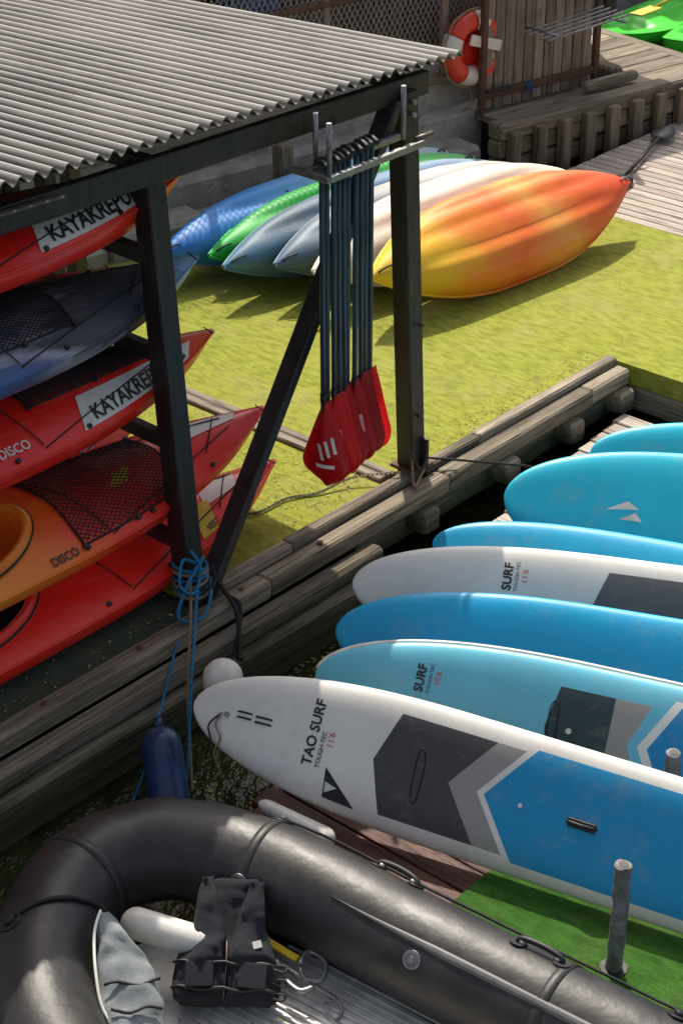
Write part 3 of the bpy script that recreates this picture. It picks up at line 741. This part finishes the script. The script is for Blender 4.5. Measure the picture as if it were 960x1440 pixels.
# ---------------------------------------------------------------- things in the dinghy
def vest(name,mat,T,panels,th=.05,seed=0,extra=None,zof=None):
    k=MB(name); n=32
    for pi_,rows in enumerate(panels):
        rings=[]
        for (v,xl,xr,tk) in rows:
            ring=[]
            for j in range(n):
                a=2*PI*j/n; c=math.cos(a); sn=math.sin(a)
                ring.append(Vector(((xl+xr)/2+(xr-xl)/2*math.copysign(abs(c)**.6,c),v,th*tk*math.copysign(abs(sn)**.7,sn))))
            rings.append(ring)
        R2=[]
        for i in range(len(rings)-1):
            for q in range(6): R2.append([rings[i][j].lerp(rings[i+1][j],q/6) for j in range(n)])
        R2.append(rings[-1])
        for rg in R2:
            for p in rg:
                q=Vector((p.x+seed,p.y,p.z)); sgn=1 if p.z>0 else .3
                p.z+=sgn*(.034*noise.noise(q*7)+.020*noise.noise(q*17)+.007*noise.noise(q*40))-.5*p.x*p.x+(zof[pi_] if zof else 0)
                p.x+=.016*noise.noise(q*9+Vector((5,0,0))); p.y+=.014*noise.noise(q*8+Vector((0,7,0)))
        k.loft(R2,mat,True,True)
    if extra: extra(k)
    return k.done(T)
LFT=[(0,-.165,-.004,.6),(.02,-.185,-.003,.9),(.10,-.19,-.003,1.0),(.17,-.18,-.004,1.0),(.22,-.15,-.012,.95),(.28,-.130,-.025,.85),(.35,-.125,-.045,.75),(.42,-.12,-.055,.6),(.46,-.11,-.065,.45)]
RGT=[(v,-b_*1.02,-a*1.0,t) for (v,a,b_,t) in LFT[:-1]]+[(.44,.06,.13,.4)]
BCK=[(.05,-.16,.16,.7),(.2,-.15,.15,.7),(.30,-.12,.12,.7),(.40,-.115,.115,.6),(.46,-.10,.10,.5)]
def va(k):
    for z in(.05,.14):
        k.tube([(-.19+.38*i/12,z+.006*math.sin(i*1.4),.052+.006*math.sin(i*1.3)-.5*(-.19+.38*i/12)**2) for i in range(13)],.006,BLK,6)
    for q in range(3): k.tube(cr([(.17,.03+.05*q,.02),(.21,.02+.05*q,.02),(.215,.045+.05*q,-.01),(.17,.05+.05*q,-.02)],4),.005,BLK,5)
    k.box((-.09,.10,.052),(.10,.09,.014),FAB,Matrix.Rotation(.06,4,'Z'),.005)
    k.box((.10,.10,.050),(.10,.09,.014),FAB,Matrix.Rotation(-.06,4,'Z'),.005)
    k.box((.11,.21,.050),(.032,.026,.006),WHITEINK,Matrix.Rotation(.3,4,'Z'),.001)
    k.tube([(0,.01,.045),(.004,.12,.05),(0,.22,.045)],.003,CHAIN,6)
def TM(loc,xd,yd):
    x=Vector(xd).normalized(); y=Vector(yd); y=(y-x*y.dot(x)).normalized(); z=x.cross(y)
    return Matrix(((x.x,y.x,z.x,loc[0]),(x.y,y.y,z.y,loc[1]),(x.z,y.z,z.z,loc[2]),(0,0,0,1)))
vest('life_jacket',FAB,TM((-.42,4.84,-.23),(1,-.06,.0),(.06,.75,.58)),[LFT,RGT,BCK],.045,0,va,(0,0,-.055))
rowsB=[(0,-.04,.07,.5),(.03,-.08,.10,.8),(.12,-.11,.11,1),(.22,-.11,.10,1),(.32,-.10,.07,.9),(.40,-.09,.02,.8),(.50,-.07,-.03,.5)]
def vb(k):
    k.tube([(-.10+.2*i/8,.2+.01*math.sin(i),.034) for i in range(9)],.006,BLK,6)
    k.tube([(-.09+.18*i/8,.1+.01*math.sin(i+2),.036) for i in range(9)],.006,BLK,6)
    k.tube(cr([(-.05,.0,.0),(-.11,.12,.01),(-.12,.25,.02),(-.105,.40,.02),(-.07,.49,.02)],5),.006,WHITEINK,6)
v_=vest('grey_life_jacket',FABG,TM((-.69,4.56,-.12),(.92,.30,-.2),(-.42,.78,.40)),[rowsB],.032,5,vb)
F=MB('paddleboard_nose'); F.capsule((-.80,5.08,-.04),(-.46,5.02,-.12),.060,WHITEP,20); F.done()
k=MB('folding_anchor')
k.tube([(-.24,5.02,-.19),(-.02,4.90,-.26)],.011,GALV,8)
k.tube(cr([(-.15,4.99,-.18),(-.12,5.06,-.18),(-.06,5.03,-.20),(-.07,4.96,-.22),(-.13,4.95,-.21)],5,True),.010,GALV,8)
k.tube(cr([(-.2,4.95,-.22),(-.15,4.9,-.22),(-.1,4.92,-.22)],5),.012,GALV,8)
k.tube(cr([(-.06,4.88,-.26),(-.03,4.82,-.28),(.0,4.85,-.28),(-.01,4.9,-.27)],5,True),.006,GALV,8)
k.beam((-.28,5.10,-.16),(-.16,5.03,-.19),.03,.015,YEL)
k.done()
k=MB('dry_leaves')
for i in range(160):
    x=random.gauss(-.38,.16); y=random.gauss(4.66,.07)
    T=Matrix.Translation((x,y,-.284+random.random()*.01))@Matrix.Rotation(random.uniform(0,6),4,'Z'); l=random.uniform(.005,.013)
    k.add([(-l,0,0),(0,-l*.5,.003),(l,0,0),(0,l*.5,.004)],[(0,1,2),(0,2,3)],LEAF,False,T)
k.done()

# ---------------------------------------------------------------- quay, fence, gate
Q=MB('stone_quay')
Q.box((-1.0,1.4,-.12),(8.0,3.0,.86),CONC,None,.02)
Q.box((-1.0,1.6,.40),(7.6,3.0,.22),CONC,None,.02)
for i in range(9):
    Q.box((-4.4+i*.80,-.22,-.02+.02*(i%3)),(.76,.3,.24+.03*(i%2)),CONC,Matrix.Rotation(random.uniform(-.03,.03),4,'Z'),.03)
Q.done(MQ)
Q=MB('timber_wharf')
for i in range(9): Q.box((3.66,-.28+i*.21,.27+random.uniform(-.004,.004)),(2.26,.20,.06),WOODW,None,.008)
for z in(-.02,.13): Q.beam((2.4,-.46,z),(4.75,-.46,z),.14,.14,WOODW,.02)
Q.beam((2.4,-.47,.265),(4.8,-.47,.265),.16,.12,WOODW,.015)
Q.beam((4.82,-.5,.22),(4.82,1.5,.22),.14,.16,WOODN,.015)
for q in range(10): Q.box((2.5+q*.25,-.58,.0),(.10,.08,.55),WOODZ,None,.01)
Q.box((3.7,.5,-.1),(2.2,1.8,.6),BLK)
Q.beam((3.45,-.30,.36),(4.0,-.30,.36),.08,.07,WOODW,.02)
Q.box((3.9,-.1,.36),(.14,.2,.1),WOODZ,None,.02)
Q.done(MQ)
G=MB('wooden_gate')
for i in range(11): G.box((2.62+i*.10,-.12+random.uniform(-.004,.004),.95),(.088,.025,1.30+random.uniform(-.02,.02)),FENCEW,None,.003)
G.beam((2.55,-.15,.42),(3.70,-.15,.42),.03,.06,RUST); G.beam((2.55,-.15,1.35),(3.70,-.15,1.35),.03,.06,RUST)
G.beam((2.545,-.15,.28),(2.545,-.15,1.7),.05,.05,RUST); G.beam((3.70,-.15,.28),(3.70,-.15,1.7),.05,.05,RUST)
G.beam((2.56,-.19,.46),(2.80,-.19,.46),.02,.03,BLK); G.disc((3.0,-.17,.42),(0,1,0),.035,.03,BLUEF,14)
G.done(MQ)
G=MB('drying_rack')
for q in range(5): G.tube([(2.85,-.22-.07*q,.86),(3.68,-.22-.07*q,.92)],.009,GALV,6)
for s_ in(2.95,3.6): G.tube([(s_,-.16,.87),(s_,-.54,.88)],.011,GALV,6)
G.done(MQ)
f=MB('mesh_fence')
z0,z1=.55,1.9; q0,q1=-4.2,2.5
x=q0-(z1-z0)
while x<q1:
    for sg in(1,-1):
        a=Vector((x if sg>0 else x+(z1-z0)*.6,.10 if sg>0 else .104,z0)); b2=Vector((x+(z1-z0)*.6 if sg>0 else x,a.y,z1))
        wv=Vector((.0045,0,0)); f.add([a-wv,a+wv,b2+wv,b2-wv],[(0,1,2,3)],MESHM)
    x+=.048
for q in range(7): f.beam((q0+.1+q*1.08,.11,.5),(q0+.1+q*1.08,.11,1.95),.05,.05,FENCEW)
f.beam((q0,.10,.54),(q1,.10,.54),.06,.07,WOODW); f.beam((q0,.09,1.25),(q1,.09,1.25),.03,.04,RUST)
f.done(MQ)
sh=MB('timber_shed')
for i in range(62): sh.box((-4.6+i*.15,.95,1.4),(.14,.04,1.9),SHEDW,None,.004)
for q in(-2.2,-.4,1.2):
    sh.box((q,.92,1.35),(.7,.05,.8),BLK,None,.01)
    sh.box((q,.90,.93),(.8,.06,.05),FENCEW,None,.004); sh.box((q,.90,1.76),(.8,.06,.05),FENCEW,None,.004)
sh.box((.2,2.2,2.4),(9.6,3.0,.1),PVCG,None,.01)
sh.done(MQ)
k=MB('blue_barrel'); k.tube([(.95,.55,.5),(.95,.55,.56),(.95,.55,.9),(.95,.55,.96),(.95,.55,1.3),(.95,.55,1.34)],[.2,.22,.22,.23,.22,.19],BLUEF,24); k.done(MQ)
lb=MB('lifebuoy'); RR=.205; rr=.075
for sgm in range(8):
    m=LBRED if sgm%2==0 else LBWHITE
    a0=sgm*PI/4+.25; span=PI/4
    if sgm%2==0: a0-=0.10; span+=.20
    else: a0+=.10; span-=.20
    lb.tube([(RR*math.cos(a0+span*i/8),0,RR*math.sin(a0+span*i/8)) for i in range(9)],rr,m,18)
lb.tube([((RR+.085+.012*math.cos(8*2*PI*i/64))*math.cos(2*PI*i/64),-.01,(RR+.085)*math.sin(2*PI*i/64)) for i in range(64)],.008,ROPET,6,True)
lb.tube(cr([(.0,-.02,-RR-.08),(.02,-.03,-.40),(-.04,-.02,-.46)],6),.006,ROPET,6)
lb.box((0,.03,.0),(.26,.02,.38),REDP,None,.01)
lb.beam((-.10,-.08,.08),(.2,-.08,.02),.02,.08,LBWHITE)
lb.done(MQ@Matrix.Translation((2.52,-.06,.77))@Matrix.Rotation(.1,4,'Y'))
k=MB('timber_bollard'); k.beam((.55,-.42,-.05),(.55,-.40,.55),.12,.12,WOODZ,.02); k.done(MQ)
k=MB('black_paddle'); P0=Vector((5.98,1.60,.03)); P1=Vector((6.85,1.86,.05)); k.tube([P0,P1],.014,BLK,8)
dd=(P1-P0).normalized(); pp=Vector((-dd.y,dd.x,0))
for (c,sg) in((P1,1),(P0,-1)):
    rings=[]
    for i in range(11):
        u=i/10; wv=.09*math.sin(PI*min(1,u*.75+.2))**.8
        cc=c+dd*sg*(.30*u-.02)
        rings.append([cc-pp*wv,cc+Vector((0,0,.012)),cc+pp*wv,cc-Vector((0,0,.006))])
    k.loft(rings,PVCG if sg>0 else BLK,True)
k.done(M)
for (s0,t0,yw) in((9.15,4.05,PI+.02),(9.35,3.45,PI-.03)):
    kayak('green_kayak',KGREEN,3.2,.62,.18,.30,.05,(s0,t0,.0,r(-6),yw),lines=False,wells=[(.35,.8,.7,.07),(1.1,2.0,.75,.10),(2.2,2.8,.7,.07)],decals=[])
k=MB('yellow_paddle'); k.tube([(9.7,3.75,.14),(11.2,3.9,.16)],.016,YEL,8); k.box((11.35,3.92,.16),(.4,.16,.015),YEL,None,.005); k.box((9.55,3.74,.14),(.34,.13,.015),YEL,None,.005); k.done(M)
k=MB('quay_wall')
for j in range(7):
    for i in range(10): k.box((8.3+i*1.0+(j%2)*.4,5.3,-.45+.15+j*.30),(.97,.5,.285),CONC,None,.02)
k.box((12.5,5.9,.3),(11,.6,2.6),CONC)
for i in range(6): k.box((8.2+i*1.3,4.98,.3),(.16,.16,1.7),WOODZ,None,.02)
k.beam((8,4.95,.55),(14,4.95,.55),.12,.2,WOODW,.02)
k.done(M)
g=MB('ground'); g.box((0,24.5,-.3),(60,29,.7),CONC); g.done(M)

# ---------------------------------------------------------------- camera, light
cam=bpy.data.cameras.new('camera'); cam.sensor_fit='VERTICAL'; cam.sensor_height=36; cam.lens=65; cam.clip_end=1500
co=bpy.data.objects.new('camera',cam); bpy.context.collection.objects.link(co)
co.location=(0,0,4.6); co.rotation_euler=(r(60),0,0); scene.camera=co
el=r(50); az=r(-8)
ts=Vector((math.sin(az)*math.cos(el),math.cos(az)*math.cos(el),math.sin(el)))
sun=bpy.data.lights.new('sun','SUN'); sun.energy=5; sun.angle=r(.5); sun.color=(1,.92,.79)
so=bpy.data.objects.new('sun',sun); bpy.context.collection.objects.link(so); so.rotation_euler=(-ts).to_track_quat('-Z','Y').to_euler()
wd_=bpy.data.worlds.new('World'); scene.world=wd_; wd_.use_nodes=True; nt=wd_.node_tree
sk=nt.nodes.new('ShaderNodeTexSky'); sk.sky_type='NISHITA'; sk.sun_disc=False; sk.sun_elevation=el; sk.sun_rotation=az
sk.dust_density=5; sk.ozone_density=.4
hs=nt.nodes.new('ShaderNodeHueSaturation'); hs.inputs['Saturation'].default_value=.6; hs.inputs['Value'].default_value=1.0
nt.links.new(sk.outputs[0],hs.inputs['Color'])
bg=nt.nodes['Background']; nt.links.new(hs.outputs[0],bg.inputs[0]); bg.inputs[1].default_value=.15
